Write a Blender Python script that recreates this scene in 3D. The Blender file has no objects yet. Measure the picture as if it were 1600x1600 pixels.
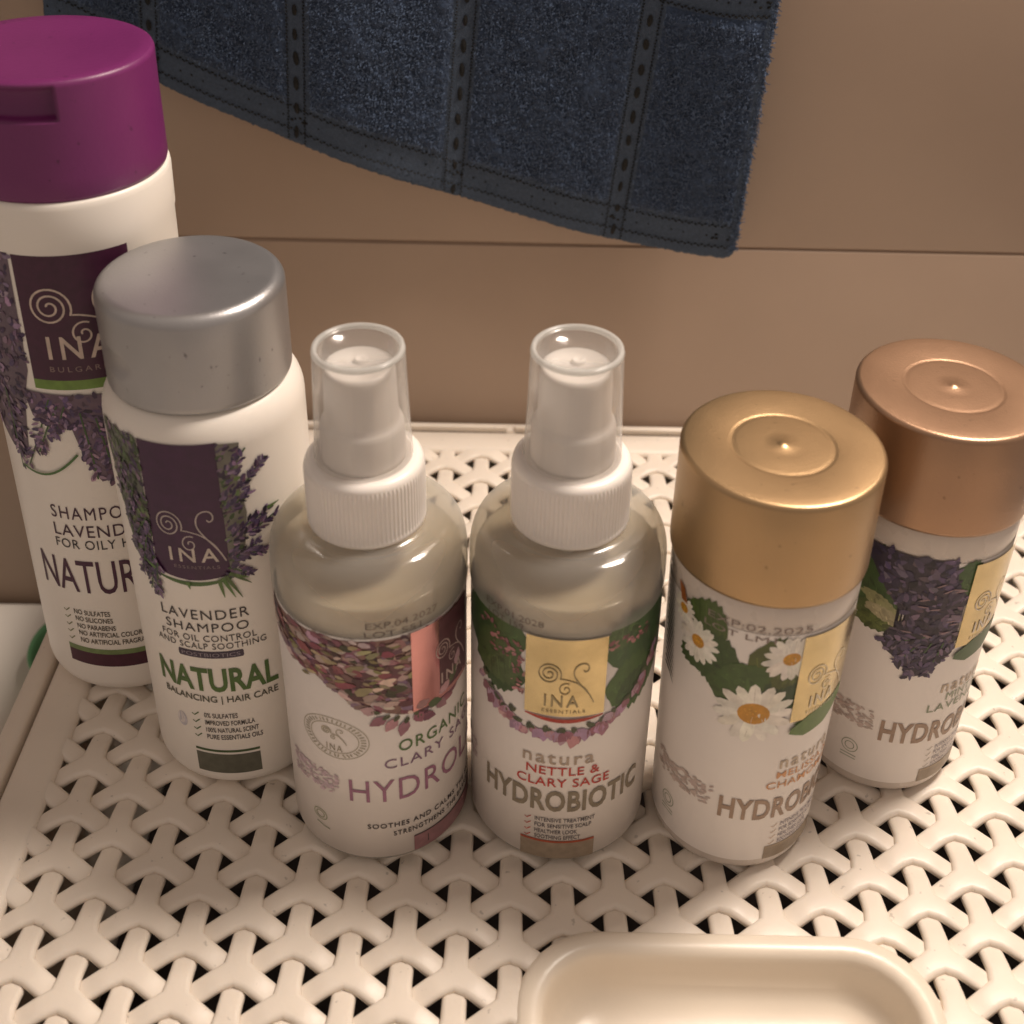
import bpy, bmesh, math, random
from mathutils import Vector, Matrix
import numpy as np

random.seed(7); rng = np.random.default_rng(7)
PI = math.pi
S = bpy.context.scene
COL = S.collection

# ------------------------------------------------------------------ camera
cd = bpy.data.cameras.new('camera')
cam = bpy.data.objects.new('camera', cd); COL.objects.link(cam)
cd.sensor_width = 36; cd.lens = 1993.14 / 1600 * 36
cd.shift_x = 17.53 / 1600; cd.shift_y = -274.07 / 1600
cd.clip_start = .01; cd.clip_end = 30
R_ = Vector((0.99992343, 0.00639031, 0.01059664)); U_ = Vector((-0.01237436, 0.51637563, 0.85627278))
F_ = Vector((0, 0.85633835, -0.51641517))
m = Matrix((R_, U_, -F_)).transposed().to_4x4(); m.translation = Vector((0, 0, .29818))
cam.matrix_world = m
S.camera = cam
cd.dof.use_dof = True; cd.dof.focus_distance = .36; cd.dof.aperture_fstop = 16

# ------------------------------------------------------------------ light
w = bpy.data.worlds.new('World'); S.world = w; w.use_nodes = True
bg = w.node_tree.nodes['Background']
bg.inputs[0].default_value = (1.0, .81, .69, 1); bg.inputs[1].default_value = .375

def area(name, loc, target, size, power, color, size_y=None):
    l = bpy.data.lights.new(name, 'AREA'); l.energy = power; l.color = color
    l.shape = 'RECTANGLE' if size_y else 'DISK'; l.size = size
    if size_y: l.size_y = size_y
    o = bpy.data.objects.new(name, l); COL.objects.link(o)
    o.location = loc
    o.rotation_euler = (Vector(target) - Vector(loc)).to_track_quat('-Z', 'Y').to_euler()
    return o
area('bathroom_lamp', (.29, .375, .68), (.02, .24, 0), .17, 6.4, (1, .865, .75))
S.view_settings.view_transform = 'Standard'; S.view_settings.look = 'None'
S.view_settings.exposure = 0; S.view_settings.gamma = 1
S.cycles.max_bounces = 10; S.cycles.transparent_max_bounces = 16
try: S.cycles.use_denoising = True
except Exception: pass

# ------------------------------------------------------------------ materials
def mat(name, col, rough=.5, metal=0, bump=0, bscale=300, sss=0, sscale=.004, coat=0, vary=0, vscale=40, trans=0, spec=.5, attr=None, sheen=0, specks=0, world=False):
    M = bpy.data.materials.new(name); M.use_nodes = True
    nt = M.node_tree; b = nt.nodes['Principled BSDF']
    b.inputs['Base Color'].default_value = (*col, 1); b.inputs['Roughness'].default_value = rough
    b.inputs['Metallic'].default_value = metal; b.inputs['Specular IOR Level'].default_value = spec
    if coat: b.inputs['Coat Weight'].default_value = coat; b.inputs['Coat Roughness'].default_value = .08
    if sss:
        b.inputs['Subsurface Weight'].default_value = sss; b.inputs['Subsurface Scale'].default_value = sscale
        b.inputs['Subsurface Radius'].default_value = (1, .8, .55)
    if trans: b.inputs['Transmission Weight'].default_value = trans
    if sheen: b.inputs['Sheen Weight'].default_value = sheen; b.inputs['Sheen Roughness'].default_value = .6
    if world:
        class W_: pass
        tc = W_(); tc.outputs = {'Object': nt.nodes.new('ShaderNodeNewGeometry').outputs['Position']}
    else: tc = nt.nodes.new('ShaderNodeTexCoord')
    if vary or attr:
        n = nt.nodes.new('ShaderNodeTexNoise'); n.inputs['Scale'].default_value = vscale; n.inputs['Detail'].default_value = 6
        nt.links.new(tc.outputs['Object'], n.inputs['Vector'])
        r = nt.nodes.new('ShaderNodeMapRange'); r.inputs[1].default_value = .3; r.inputs[2].default_value = .7
        r.inputs[3].default_value = 1 - vary; r.inputs[4].default_value = 1 + vary * .5
        nt.links.new(n.outputs[0], r.inputs[0])
        mx = nt.nodes.new('ShaderNodeVectorMath'); mx.operation = 'SCALE'
        nt.links.new(r.outputs[0], mx.inputs['Scale'])
        if attr:
            a = nt.nodes.new('ShaderNodeAttribute'); a.attribute_name = attr
            nt.links.new(a.outputs['Color'], mx.inputs[0])
        else: mx.inputs[0].default_value = col
        src = mx.outputs[0]
        if specks:                                                   # scattered small marks and grime
            v = nt.nodes.new('ShaderNodeTexNoise'); v.inputs['Scale'].default_value = 420; v.inputs['Detail'].default_value = 2
            nt.links.new(tc.outputs['Object'], v.inputs['Vector'])
            q = nt.nodes.new('ShaderNodeMapRange'); q.inputs[1].default_value = .70; q.inputs[2].default_value = .76; q.inputs[3].default_value = 1; q.inputs[4].default_value = 1 - specks
            nt.links.new(v.outputs[0], q.inputs[0])
            m3 = nt.nodes.new('ShaderNodeVectorMath'); m3.operation = 'SCALE'; nt.links.new(src, m3.inputs[0]); nt.links.new(q.outputs[0], m3.inputs['Scale']); src = m3.outputs[0]
        nt.links.new(src, b.inputs['Base Color'])
        rr = nt.nodes.new('ShaderNodeMapRange'); rr.inputs[3].default_value = max(.02, rough - .06); rr.inputs[4].default_value = rough + .08
        nt.links.new(n.outputs[0], rr.inputs[0]); nt.links.new(rr.outputs[0], b.inputs['Roughness'])
    if bump:
        n2 = nt.nodes.new('ShaderNodeTexNoise'); n2.inputs['Scale'].default_value = bscale; n2.inputs['Detail'].default_value = 4
        nt.links.new(tc.outputs['Object'], n2.inputs['Vector'])
        bp = nt.nodes.new('ShaderNodeBump'); bp.inputs['Strength'].default_value = bump; bp.inputs['Distance'].default_value = .0004
        nt.links.new(n2.outputs[0], bp.inputs['Height']); nt.links.new(bp.outputs[0], b.inputs['Normal'])
    return M

def clear_mat(name, tint, milk, rough=.06, base=.06, edge=.75):
    """thin clear plastic: transparent + fresnel gloss + a little milky scatter"""
    M = bpy.data.materials.new(name); M.use_nodes = True; nt = M.node_tree
    for n in list(nt.nodes):
        if n.type != 'OUTPUT_MATERIAL': nt.nodes.remove(n)
    out = [n for n in nt.nodes if n.type == 'OUTPUT_MATERIAL'][0]
    t = nt.nodes.new('ShaderNodeBsdfTransparent'); t.inputs[0].default_value = (*tint, 1)
    d = nt.nodes.new('ShaderNodeBsdfDiffuse'); d.inputs[0].default_value = (.8, .8, .78, 1)
    tl = nt.nodes.new('ShaderNodeBsdfTranslucent'); tl.inputs[0].default_value = (.8, .8, .78, 1)
    ad = nt.nodes.new('ShaderNodeMixShader'); nt.links.new(d.outputs[0], ad.inputs[1]); nt.links.new(tl.outputs[0], ad.inputs[2])
    g = nt.nodes.new('ShaderNodeBsdfGlossy'); g.inputs['Roughness'].default_value = rough
    lw = nt.nodes.new('ShaderNodeLayerWeight'); lw.inputs['Blend'].default_value = .25
    r1 = nt.nodes.new('ShaderNodeMapRange'); r1.inputs[3].default_value = milk; r1.inputs[4].default_value = min(1, milk * 3 + .1)
    r2 = nt.nodes.new('ShaderNodeMapRange'); r2.inputs[3].default_value = base; r2.inputs[4].default_value = edge * .5
    nt.links.new(lw.outputs['Facing'], r1.inputs[0]); nt.links.new(lw.outputs['Fresnel'], r2.inputs[0])
    m1 = nt.nodes.new('ShaderNodeMixShader'); nt.links.new(r1.outputs[0], m1.inputs[0])
    nt.links.new(t.outputs[0], m1.inputs[1]); nt.links.new(ad.outputs[0], m1.inputs[2])
    m2 = nt.nodes.new('ShaderNodeMixShader'); nt.links.new(r2.outputs[0], m2.inputs[0])
    nt.links.new(m1.outputs[0], m2.inputs[1]); nt.links.new(g.outputs[0], m2.inputs[2])
    nt.links.new(m2.outputs[0], out.inputs[0])
    return M

M_cream = mat('cream_plastic', (.82, .735, .635), .40, bump=.10, bscale=900, specks=.30, world=True, vary=.07, vscale=25, sss=.15, sscale=.003)
M_tile = mat('beige_tile', (.335, .245, .182), .30, vary=.08, vscale=9, bump=.04, bscale=120)
M_grout = mat('grout', (.24, .17, .125), .9, bump=.4, bscale=500)
M_ledge = mat('white_enamel', (.74, .70, .64), .3, vary=.03, vscale=12)
M_green = mat('green_plastic', (.13, .34, .17), .4, vary=.08)
M_white = mat('white_plastic', (.84, .79, .74), .36, sss=.12, sscale=.003, vary=.03, vscale=60)
M_hdpe = mat('white_bottle_plastic', (.82, .77, .70), .38, sss=.1, sscale=.003, vary=.02)
M_purple = mat(specks=.4, name='purple_cap_plastic', col= (.155, .019, .112), rough=.38, bump=.12, bscale=700, vary=.12, vscale=30)
M_silver = mat(specks=.5, name='silver_paint', col= (.40, .395, .40), rough=.36, metal=.75, bump=.12, bscale=1400, vary=.10, vscale=50)
M_gold = mat(specks=.3, name='gold_paint', col= (.43, .29, .155), rough=.34, metal=.8, bump=.12, bscale=1400, vary=.08, vscale=45)
M_bronze = mat(specks=.3, name='bronze_paint', col= (.37, .23, .145), rough=.34, metal=.75, bump=.12, bscale=1400, vary=.08, vscale=45)
M_liquid = mat('rose_water', (.64, .56, .45), .12, sss=.4, sscale=.01, trans=.25)
M_frost_old = mat('frosted_bottle_plastic', (.50, .475, .40), .16, sss=.35, sscale=.008, vary=.03, vscale=30, spec=.55)
M_frost2 = mat('milky_shoulder_plastic', (.62, .55, .49), .26, sss=.3, sscale=.006, vary=.05, vscale=60)
M_paper = mat('label_paper', (.78, .73, .69), .34, vary=.025, vscale=50, spec=.45)
M_goldfoil = mat('gold_foil', (.58, .47, .26), .20, metal=.9, vary=.22, vscale=90, bump=.9, bscale=90)
M_pinkfoil = mat('rose_foil', (.62, .30, .30), .20, metal=.9, vary=.12, vscale=120, bump=.1, bscale=200)
M_ink = mat('printed_ink', (1, 1, 1), .40, attr='ink', vary=.20, vscale=420)
M_clear = clear_mat('clear_cap_plastic', (.968, .96, .95), .13, .12)
M_frost = clear_mat('frosted_bottle_plastic', (.93, .90, .82), .21, .11, .05, .45)
M_towel = mat('blue_grey_terry', (.034, .056, .104), .95, bump=1.0, bscale=1400, vary=.35, vscale=700, sheen=.05)
M_band = mat('woven_band_cloth', (.056, .080, .122), .9, bump=1.0, bscale=2200, vary=.2, vscale=900)
M_loop = mat('terry_loop_yarn', (.066, .100, .170), .9, vary=.5, vscale=300, sheen=.05)
M_thread = mat('dark_thread', (.004, .004, .004), .8)

# ------------------------------------------------------------------ helpers
def add_obj(name, me, material=None, parent=None, smooth=True, loc=None):
    o = bpy.data.objects.new(name, me); COL.objects.link(o)
    if material is not None and not me.materials: me.materials.append(material)
    if smooth:
        for p in me.polygons: p.use_smooth = True
    if parent is not None: o.parent = parent
    if loc: o.location = loc
    return o
def pyobj(name, vs, fs, material, parent=None, smooth=True, loc=None):
    me = bpy.data.meshes.new(name); me.from_pydata([tuple(v) for v in vs], [], fs); me.update()
    return add_obj(name, me, material, parent, smooth, loc)
def thing(name, label, cat, loc=(0, 0, 0), rz=0, group=None):
    o = bpy.data.objects.new(name, None); COL.objects.link(o); o.location = loc; o.rotation_euler = (0, 0, rz)
    o.empty_display_size = .02
    o['label'] = label; o['category'] = cat
    if group: o['group'] = group
    return o
def lathe(name, prof, material, parent, n=96, rfun=None, cap=True):
    """prof: list of (r, z) in metres from bottom to top; rfun(angle_deg, r, z)->r"""
    vs = []; fs = []
    for r, z in prof:
        for k in range(n):
            a = 2 * PI * k / n
            rr = rfun(math.degrees(a), r, z) if rfun else r
            vs.append((rr * math.sin(a), -rr * math.cos(a), z))
    for i in range(len(prof) - 1):
        for k in range(n):
            fs.append((i * n + k, i * n + (k + 1) % n, (i + 1) * n + (k + 1) % n, (i + 1) * n + k))
    if cap:
        fs.append(tuple(range(n))[::-1]); fs.append(tuple((len(prof) - 1) * n + k for k in range(n)))
    o = pyobj(name, vs, fs, material, parent)
    bm = bmesh.new(); bm.from_mesh(o.data); bmesh.ops.recalc_face_normals(bm, faces=bm.faces); bm.to_mesh(o.data); bm.free()
    return o
def fillet(r, z, rad, q, n=6, rz=None):
    """quarter arc points; q 'top': from side up to the top, 'bot': from the bottom out to the side"""
    rz = rz or rad; out = []
    for i in range(n + 1):
        t = PI / 2 * i / n
        if q == 'top': out.append((r - rad + rad * math.cos(t), z - rz + rz * math.sin(t)))
        else: out.append((r - rad + rad * math.sin(t), z + rz - rz * math.cos(t)))
    return out

# --------------------------- flat print wrapped round a cylinder
class Print:
    """polygons in label space (s = arc degrees, z = mm) wrapped round radius rf(z) (mm)"""
    def __init__(s, rf, off=.06): s.rf = rf; s.off = off; s.v = []; s.f = []; s.c = []; s.k = 0
    def poly(s, pts, col, lift=None):
        """pts (deg, mm); sliced every 2 degrees so it follows the curve"""
        s.k += 1
        lift = s.off + s.k * .00045 if lift is None else lift
        a0 = min(p[0] for p in pts); a1 = max(p[0] for p in pts)
        if a1 - a0 < 2:
            b = len(s.v); s.v += [(p[0], p[1], lift) for p in pts]; s.f.append(tuple(range(b, b + len(pts)))); s.c.append(col); return
        st = 2.0
        for i in range(math.floor(a0 / st), math.ceil(a1 / st)):
            lo = i * st; hi = lo + st
            q = clip(clip(pts, lo, 1), hi, -1)
            if len(q) >= 3:
                b = len(s.v); s.v += [(p[0], p[1], lift) for p in q]; s.f.append(tuple(range(b, b + len(q)))); s.c.append(col)
    def k_(s, z): return s.rf(z) * PI / 180            # mm per degree
    def rect(s, a0, a1, z0, z1, col): s.poly([(a0, z0), (a1, z0), (a1, z1), (a0, z1)], col)
    def ell(s, a, z, rx, rz, ang, col, n=10, pinch=0):
        k = s.k_(z); pts = []
        for i in range(n):
            t = 2 * PI * i / n; x = rx * math.cos(t); y = rz * math.sin(t) * (1 - pinch * math.cos(t))
            pts.append((a + (x * math.cos(ang) - y * math.sin(ang)) / k, z + x * math.sin(ang) + y * math.cos(ang)))
        s.poly(pts, col)
    def stroke(s, pts, wd, col):
        """pts (deg, mm); wd mm or list"""
        z0 = pts[0][1]; k = s.k_(z0); P = [Vector((a * k, z)) for a, z in pts]; L = []; Rr = []
        s.k += 1; lift = s.off + s.k * .00045
        for i, p in enumerate(P):
            d = (P[min(i + 1, len(P) - 1)] - P[max(i - 1, 0)])
            if d.length < 1e-6: d = Vector((1, 0))
            d.normalize(); nn = Vector((-d.y, d.x)) * ((wd[i] if isinstance(wd, list) else wd) / 2)
            L.append(p + nn); Rr.append(p - nn)
        b = len(s.v)
        for q in L + Rr: s.v.append((q.x / k, q.y, lift))
        n = len(P)
        for i in range(n - 1): s.f.append((b + i, b + i + 1, b + n + i + 1, b + n + i)); s.c.append(col)
    def build(s, name, parent, material=None, attr=True):
        vs = []
        for a, z, l in s.v:
            r = (s.rf(z) + l) * .001; t = math.radians(a); vs.append((r * math.sin(t), -r * math.cos(t), z * .001))
        me = bpy.data.meshes.new(name); me.from_pydata(vs, [], s.f); me.update()
        if attr:
            at = me.color_attributes.new('ink', 'FLOAT_COLOR', 'CORNER')
            cols = []
            for f, c in zip(s.f, s.c): cols += [*c, 1] * len(f)
            at.data.foreach_set('color', cols)
        return add_obj(name, me, material or M_ink, parent, smooth=False)
def clip(pts, a, sg):
    out = []; n = len(pts)
    for i in range(n):
        p, q = pts[i], pts[(i + 1) % n]
        ip, iq = (p[0] - a) * sg >= 0, (q[0] - a) * sg >= 0
        if ip: out.append(p)
        if ip != iq:
            t = (a - p[0]) / (q[0] - p[0]); out.append((a, p[1] + t * (q[1] - p[1])))
    return out

def text_polys(body, bold=0.0, spacing=1.0):
    cu = bpy.data.curves.new('txt', 'FONT'); cu.body = body; cu.offset = bold; cu.resolution_u = 3; cu.space_character = spacing
    ob = bpy.data.objects.new('txt', cu); COL.objects.link(ob)
    dg = bpy.context.evaluated_depsgraph_get(); dg.update()
    me = bpy.data.meshes.new_from_object(ob.evaluated_get(dg))
    V = [(v.co.x, v.co.y) for v in me.vertices]; P = [tuple(p.vertices) for p in me.polygons]
    bpy.data.objects.remove(ob); bpy.data.curves.remove(cu); bpy.data.meshes.remove(me)
    x0 = min(v[0] for v in V); x1 = max(v[0] for v in V); y0 = min(v[1] for v in V); y1 = max(v[1] for v in V)
    return [((x - x0) / (x1 - x0), (y - y0) / (y1 - y0)) for x, y in V], P
def text(rf, body, a0, a1, z0, z1, col, parent, name='lettering', bold=0.0, spacing=1.0, lift=.16, fade=None):
    V, P = text_polys(body, bold, spacing); pr = Print(rf)
    for f in P:
        pr.poly([(a0 + V[i][0] * (a1 - a0), z0 + V[i][1] * (z1 - z0)) for i in f], col, lift)
    return pr.build(name, parent)
def lines(rf, rows, col, parent, **kw):
    """several short rows of print joined in one lettering part: rows of (text, a0, a1, z0, z1)"""
    pr = Print(rf)
    for body, a0, a1, z0, z1 in rows:
        V, P = text_polys(body, kw.get('bold', 0.0), kw.get('spacing', 1.0))
        for f in P: pr.poly([(a0 + V[i][0] * (a1 - a0), z0 + V[i][1] * (z1 - z0)) for i in f], col, kw.get('lift', .16))
    return pr.build('lettering', parent)

def catmull(pts, n=8):
    out = []; P = [pts[0]] + list(pts) + [pts[-1]]
    for i in range(1, len(P) - 2):
        for j in range(n):
            t = j / n; o = []
            for c in range(2):
                p0, p1, p2, p3 = P[i - 1][c], P[i][c], P[i + 1][c], P[i + 2][c]
                o.append(.5 * ((2 * p1) + (-p0 + p2) * t + (2 * p0 - 5 * p1 + 4 * p2 - p3) * t * t + (-p0 + 3 * p1 - 3 * p2 + p3) * t ** 3))
            out.append(tuple(o))
    out.append(tuple(pts[-1])); return out
def emblem(rf, a, z, u, v, col, parent, wd=.5):
    """the spiral emblem: big spiral, small spiral and a long hook; u, v = mm per unit"""
    pr = Print(rf, .15); k = rf(z) * PI / 180
    T = lambda x, y: (a + x * u / k, z + y * v)
    sp = []
    for i in range(61):                                                # big spiral, opens clockwise
        t = i / 60; an = math.radians(-25 + 900 * (1 - t)); r = .08 + .66 * t ** .85
        sp.append(T(-1.0 + r * math.cos(an), .82 + r * math.sin(an) * .95))
    pr.stroke(sp, wd, col)
    pr.stroke([T(*p) for p in catmull([(-.27, .55), (.1, .50), (.65, .30), (1.2, -.15), (1.55, -.75), (1.72, -1.1)])], wd * .9, col)
    hk = [(1.02, 1.12), (1.14, 1.02), (1.30, 1.10), (1.34, 1.32), (1.20, 1.52), (.92, 1.56), (.62, 1.40), (.48, 1.08), (.52, .72), (.78, .30), (1.12, -.12), (1.48, -.60), (1.74, -1.12)]
    pr.stroke([T(*p) for p in catmull(hk)], wd, col)
    ss = []
    for i in range(37):
        t = i / 36; an = math.radians(60 + 480 * t); r = .40 * (1 - t) ** .8 + .04
        ss.append(T(.02 + r * math.cos(an), -.15 + r * math.sin(an)))
    pr.stroke(ss, wd * .9, col)
    return pr.build('emblem', parent)

# ------------------------------------------------------------------ floral artwork
def jit(c, s=.25):
    f = 1 + random.uniform(-s, s); return tuple(max(0, min(1, x * f * (1 + random.uniform(-s, s) * .25))) for x in c)
LAV = [(.055, .028, .075), (.10, .06, .14), (.17, .11, .20), (.035, .018, .05), (.26, .17, .27), (.07, .045, .11), (.13, .07, .12)]
LAVD = [(.026, .018, .048), (.042, .030, .075), (.070, .052, .11), (.018, .012, .028), (.10, .07, .14), (.15, .11, .17)]
SAGE = [(.26, .09, .12), (.36, .18, .20), (.17, .05, .08), (.46, .33, .30), (.24, .14, .22), (.30, .20, .18), (.13, .045, .08), (.50, .38, .37), (.34, .20, .26)]
GRN = [(.055, .11, .025), (.035, .075, .02), (.09, .15, .035), (.025, .05, .018)]
def inside(a, z, reg):
    c = False; n = len(reg)
    for i in range(n):
        (x1, y1), (x2, y2) = reg[i], reg[(i + 1) % n]
        if (y1 > z) != (y2 > z) and a < (x2 - x1) * (z - y1) / (y2 - y1) + x1: c = not c
    return c
def bloom(pr, reg, n, pal, size=(.5, 1.3), ang=None, under=None):
    if under: pr.poly(reg, under)
    a0 = min(p[0] for p in reg); a1 = max(p[0] for p in reg); z0 = min(p[1] for p in reg); z1 = max(p[1] for p in reg)
    k = 0; tries = 0
    while k < n and tries < n * 30:
        tries += 1
        a = random.uniform(a0, a1); z = random.uniform(z0, z1)
        if not inside(a, z, reg): continue
        s = random.uniform(*size); k += 1
        an = random.uniform(0, PI) if ang is None else ang + random.uniform(-.5, .5)
        tone = 1 + .38 * math.sin(a * .21 + 1.3 * math.sin(z * .45)) * math.cos(z * .37 + a * .05)
        pr.ell(a, z, s, s * random.uniform(.35, .62), an, tuple(min(1, q * tone) for q in jit(random.choice(pal), .32)), n=7, pinch=.4)
def sprig(pr, a0, z0, a1, z1, pal, n=22, width=2.2, size=.95, stem=(.05, .10, .03)):
    """a lavender spike from its stalk end to its tip"""
    k = pr.k_(z0); P0 = Vector((a0 * k, z0)); P1 = Vector((a1 * k, z1)); d = (P1 - P0); L = d.length; d.normalize(); nn = Vector((-d.y, d.x))
    pr.stroke([(a0, z0), ((a0 + a1) / 2 + random.uniform(-1, 1), (z0 + z1) / 2), (a1, z1)], .45, stem)
    for i in range(n):
        t = random.uniform(.1, 1); sd = random.choice((-1, 1)); wv = width * (1 - .6 * t) * random.uniform(.2, 1)
        q = P0 + d * (L * t) + nn * (sd * wv)
        an = math.atan2(d.y, d.x) + sd * random.uniform(.3, 1.0)
        pr.ell(q.x / k, q.y, size * random.uniform(.6, 1.15), size * random.uniform(.28, .45), an, jit(random.choice(pal)), n=7, pinch=.3)
def leaf(pr, a, z, L, W, ang, col, teeth=9, veins=True):
    k = pr.k_(z); up = []; dn = []
    n = teeth * 2
    for i in range(n + 1):
        t = i / n; wv = W * math.sin(PI * t ** .8) * (1 + (.10 if i % 2 else -.06))
        up.append((t * L, wv)); dn.append((t * L, -wv))
    pts = up + dn[::-1][1:-1]
    T = lambda x, y: (a + (x * math.cos(ang) - y * math.sin(ang)) / k, z + x * math.sin(ang) + y * math.cos(ang))
    pr.poly([T(*p) for p in pts], col)
    if L > 7:
        for i in range(14):
            t = random.uniform(.08, .9); sgn = random.uniform(-.7, .7); q = random.uniform(.6, 1.35)
            X, Y = T(t * L, sgn * W * math.sin(PI * t ** .8)); pr.ell(X, Y, random.uniform(.8, 2.0), random.uniform(.4, .9), ang + random.uniform(-.9, .9), tuple(c * q for c in col), n=7)
    if veins:
        lt = tuple(min(1, c * 1.7) for c in col); dk = tuple(c * .6 for c in col)
        pr.stroke([T(0, 0), T(L * .5, W * .05), T(L * .95, 0)], .35, lt)
        for i in range(1, 6):
            x = L * i / 7
            for sg in (-1, 1): pr.stroke([T(x, 0), T(x + L * .14, sg * W * .72 * math.sin(PI * (i / 7) ** .8))], .22, lt if i % 2 else dk)
def daisy(pr, a, z, r, rc, squash=1.0, n=17, ph=0):
    for i in range(n):
        t = ph + 2 * PI * i / n + random.uniform(-.08, .08); rr = r * random.uniform(.9, 1.05) * .56
        k = pr.k_(z)
        pr.ell(a + rr * math.cos(t) / k, z + rr * math.sin(t) * squash, r * .47, r * .17, math.atan2(math.sin(t) * squash, math.cos(t)), jit((.80, .76, .68), .10), n=9)
        pr.stroke([(a + .35 * r * math.cos(t) / k, z + .35 * r * math.sin(t) * squash), (a + .85 * r * math.cos(t) / k, z + .85 * r * math.sin(t) * squash)], .12, (.52, .47, .40))
    pr.ell(a, z, rc, rc * .92 * squash, 0, (.55, .25, .02), n=18)
    for i in range(26):
        t = random.uniform(0, 2 * PI); q = rc * random.uniform(0, .9); pr.ell(a + q * math.cos(t) / pr.k_(z), z + q * math.sin(t) * .9 * squash, .28, .24, 0, jit((.60, .30, .03), .35), n=6)
def ticks(pr, a, zs, col, s=1.0):
    k = pr.k_(zs[0])
    for z in zs: pr.stroke([(a - .8 * s / k, z + .1), (a - .1 * s / k, z - .55 * s), (a + 1.3 * s / k, z + .9 * s)], .38 * s, col)

def tick_marks(rf, a, zs, col, parent, s=1.0):
    for z in zs:
        pr = Print(rf, .08); ticks(pr, a, [z], col, s); pr.build('tick_mark', parent)

# ================================================================== SETTING
WALL_A = math.radians(-1.0)
def wally(x): return .432 + math.tan(WALL_A) * x
def box_vs(x0, x1, y0, y1, z0, z1, b=.0):
    return [(x0, y0, z0), (x1, y0, z0), (x1, y1, z0), (x0, y1, z0), (x0, y0, z1), (x1, y0, z1), (x1, y1, z1), (x0, y1, z1)]
BF = [(0, 3, 2, 1), (4, 5, 6, 7), (0, 1, 5, 4), (1, 2, 6, 5), (2, 3, 7, 6), (3, 0, 4, 7)]
def bevbox(name, x0, x1, y0, y1, z0, z1, bev, material, parent=None, seg=3, loc=None, kind=None):
    bm = bmesh.new(); vs = [bm.verts.new(v) for v in box_vs(x0, x1, y0, y1, z0, z1)]
    for f in BF: bm.faces.new([vs[i] for i in f])
    if bev: bmesh.ops.bevel(bm, geom=bm.edges[:], offset=bev, segments=seg, affect='EDGES', profile=.5)
    bmesh.ops.recalc_face_normals(bm, faces=bm.faces)
    me = bpy.data.meshes.new(name); bm.to_mesh(me); bm.free()
    o = add_obj(name, me, material, parent, smooth=bool(bev), loc=loc)
    if kind: o['kind'] = kind
    return o
# tiled wall: a grout bed and separate tiles in front of it (local y = 0 is the tile face)
wall = bevbox('wall', -1.22, 1.22, .0007, .06, -.75, 1.2, 0, M_grout)
wall['kind'] = 'structure'; wall.location = (0, .432, 0); wall.rotation_euler = (0, 0, WALL_A)
tile_me = None
for r in range(-3, 4):
    for c in range(-2, 2):
        zb = .0787 + r * .25 + .0004; xb = -.33 + .6 + c * .6 + .0008
        if tile_me is None:
            t = bevbox('tile', 0, .5988, 0, .0030, 0, .2492, .0009, M_tile, wall); tile_me = t.data
        else: t = add_obj('tile', tile_me, None, wall, smooth=False)
        t.location = (xb, 0, zb)
# white ledge to the left, lower than the hamper, and the green rim of a dish on it
led = bevbox('ledge', -.75, -.162, -.40, .4335, -.20, -.105, .006, M_ledge); led['kind'] = 'structure'
gd = thing('green_dish', 'green plastic dish rim peeking out behind the hamper on the white ledge', 'dish', (-.171, .391, -.1048))
lathe('rim', [(.020, .001), (.022, .001), (.0245, .010), (.0252, .0135), (.0248, .0145), (.023, .014), (.021, .004)], M_green, gd, 64, cap=False)
lathe('bowl', [(.0195, .0005), (.0197, .004), (.0202, .0045)], M_green, gd, 48)

# ================================================================== HAMPER
PHI = math.radians(-.64)
ham = thing('laundry_hamper', 'cream plastic hamper with a woven strand lid that carries all the bottles', 'laundry hamper', (0, .3, 0), PHI)
# local frame: u = x, v = y + .3
B = .01570; CC = B * .8660; OX, OY = -.0625, .1957 - .3 - .0068
XL, YB = -.1265, .4080 - .3
XR = .243; YF = -.235
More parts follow.
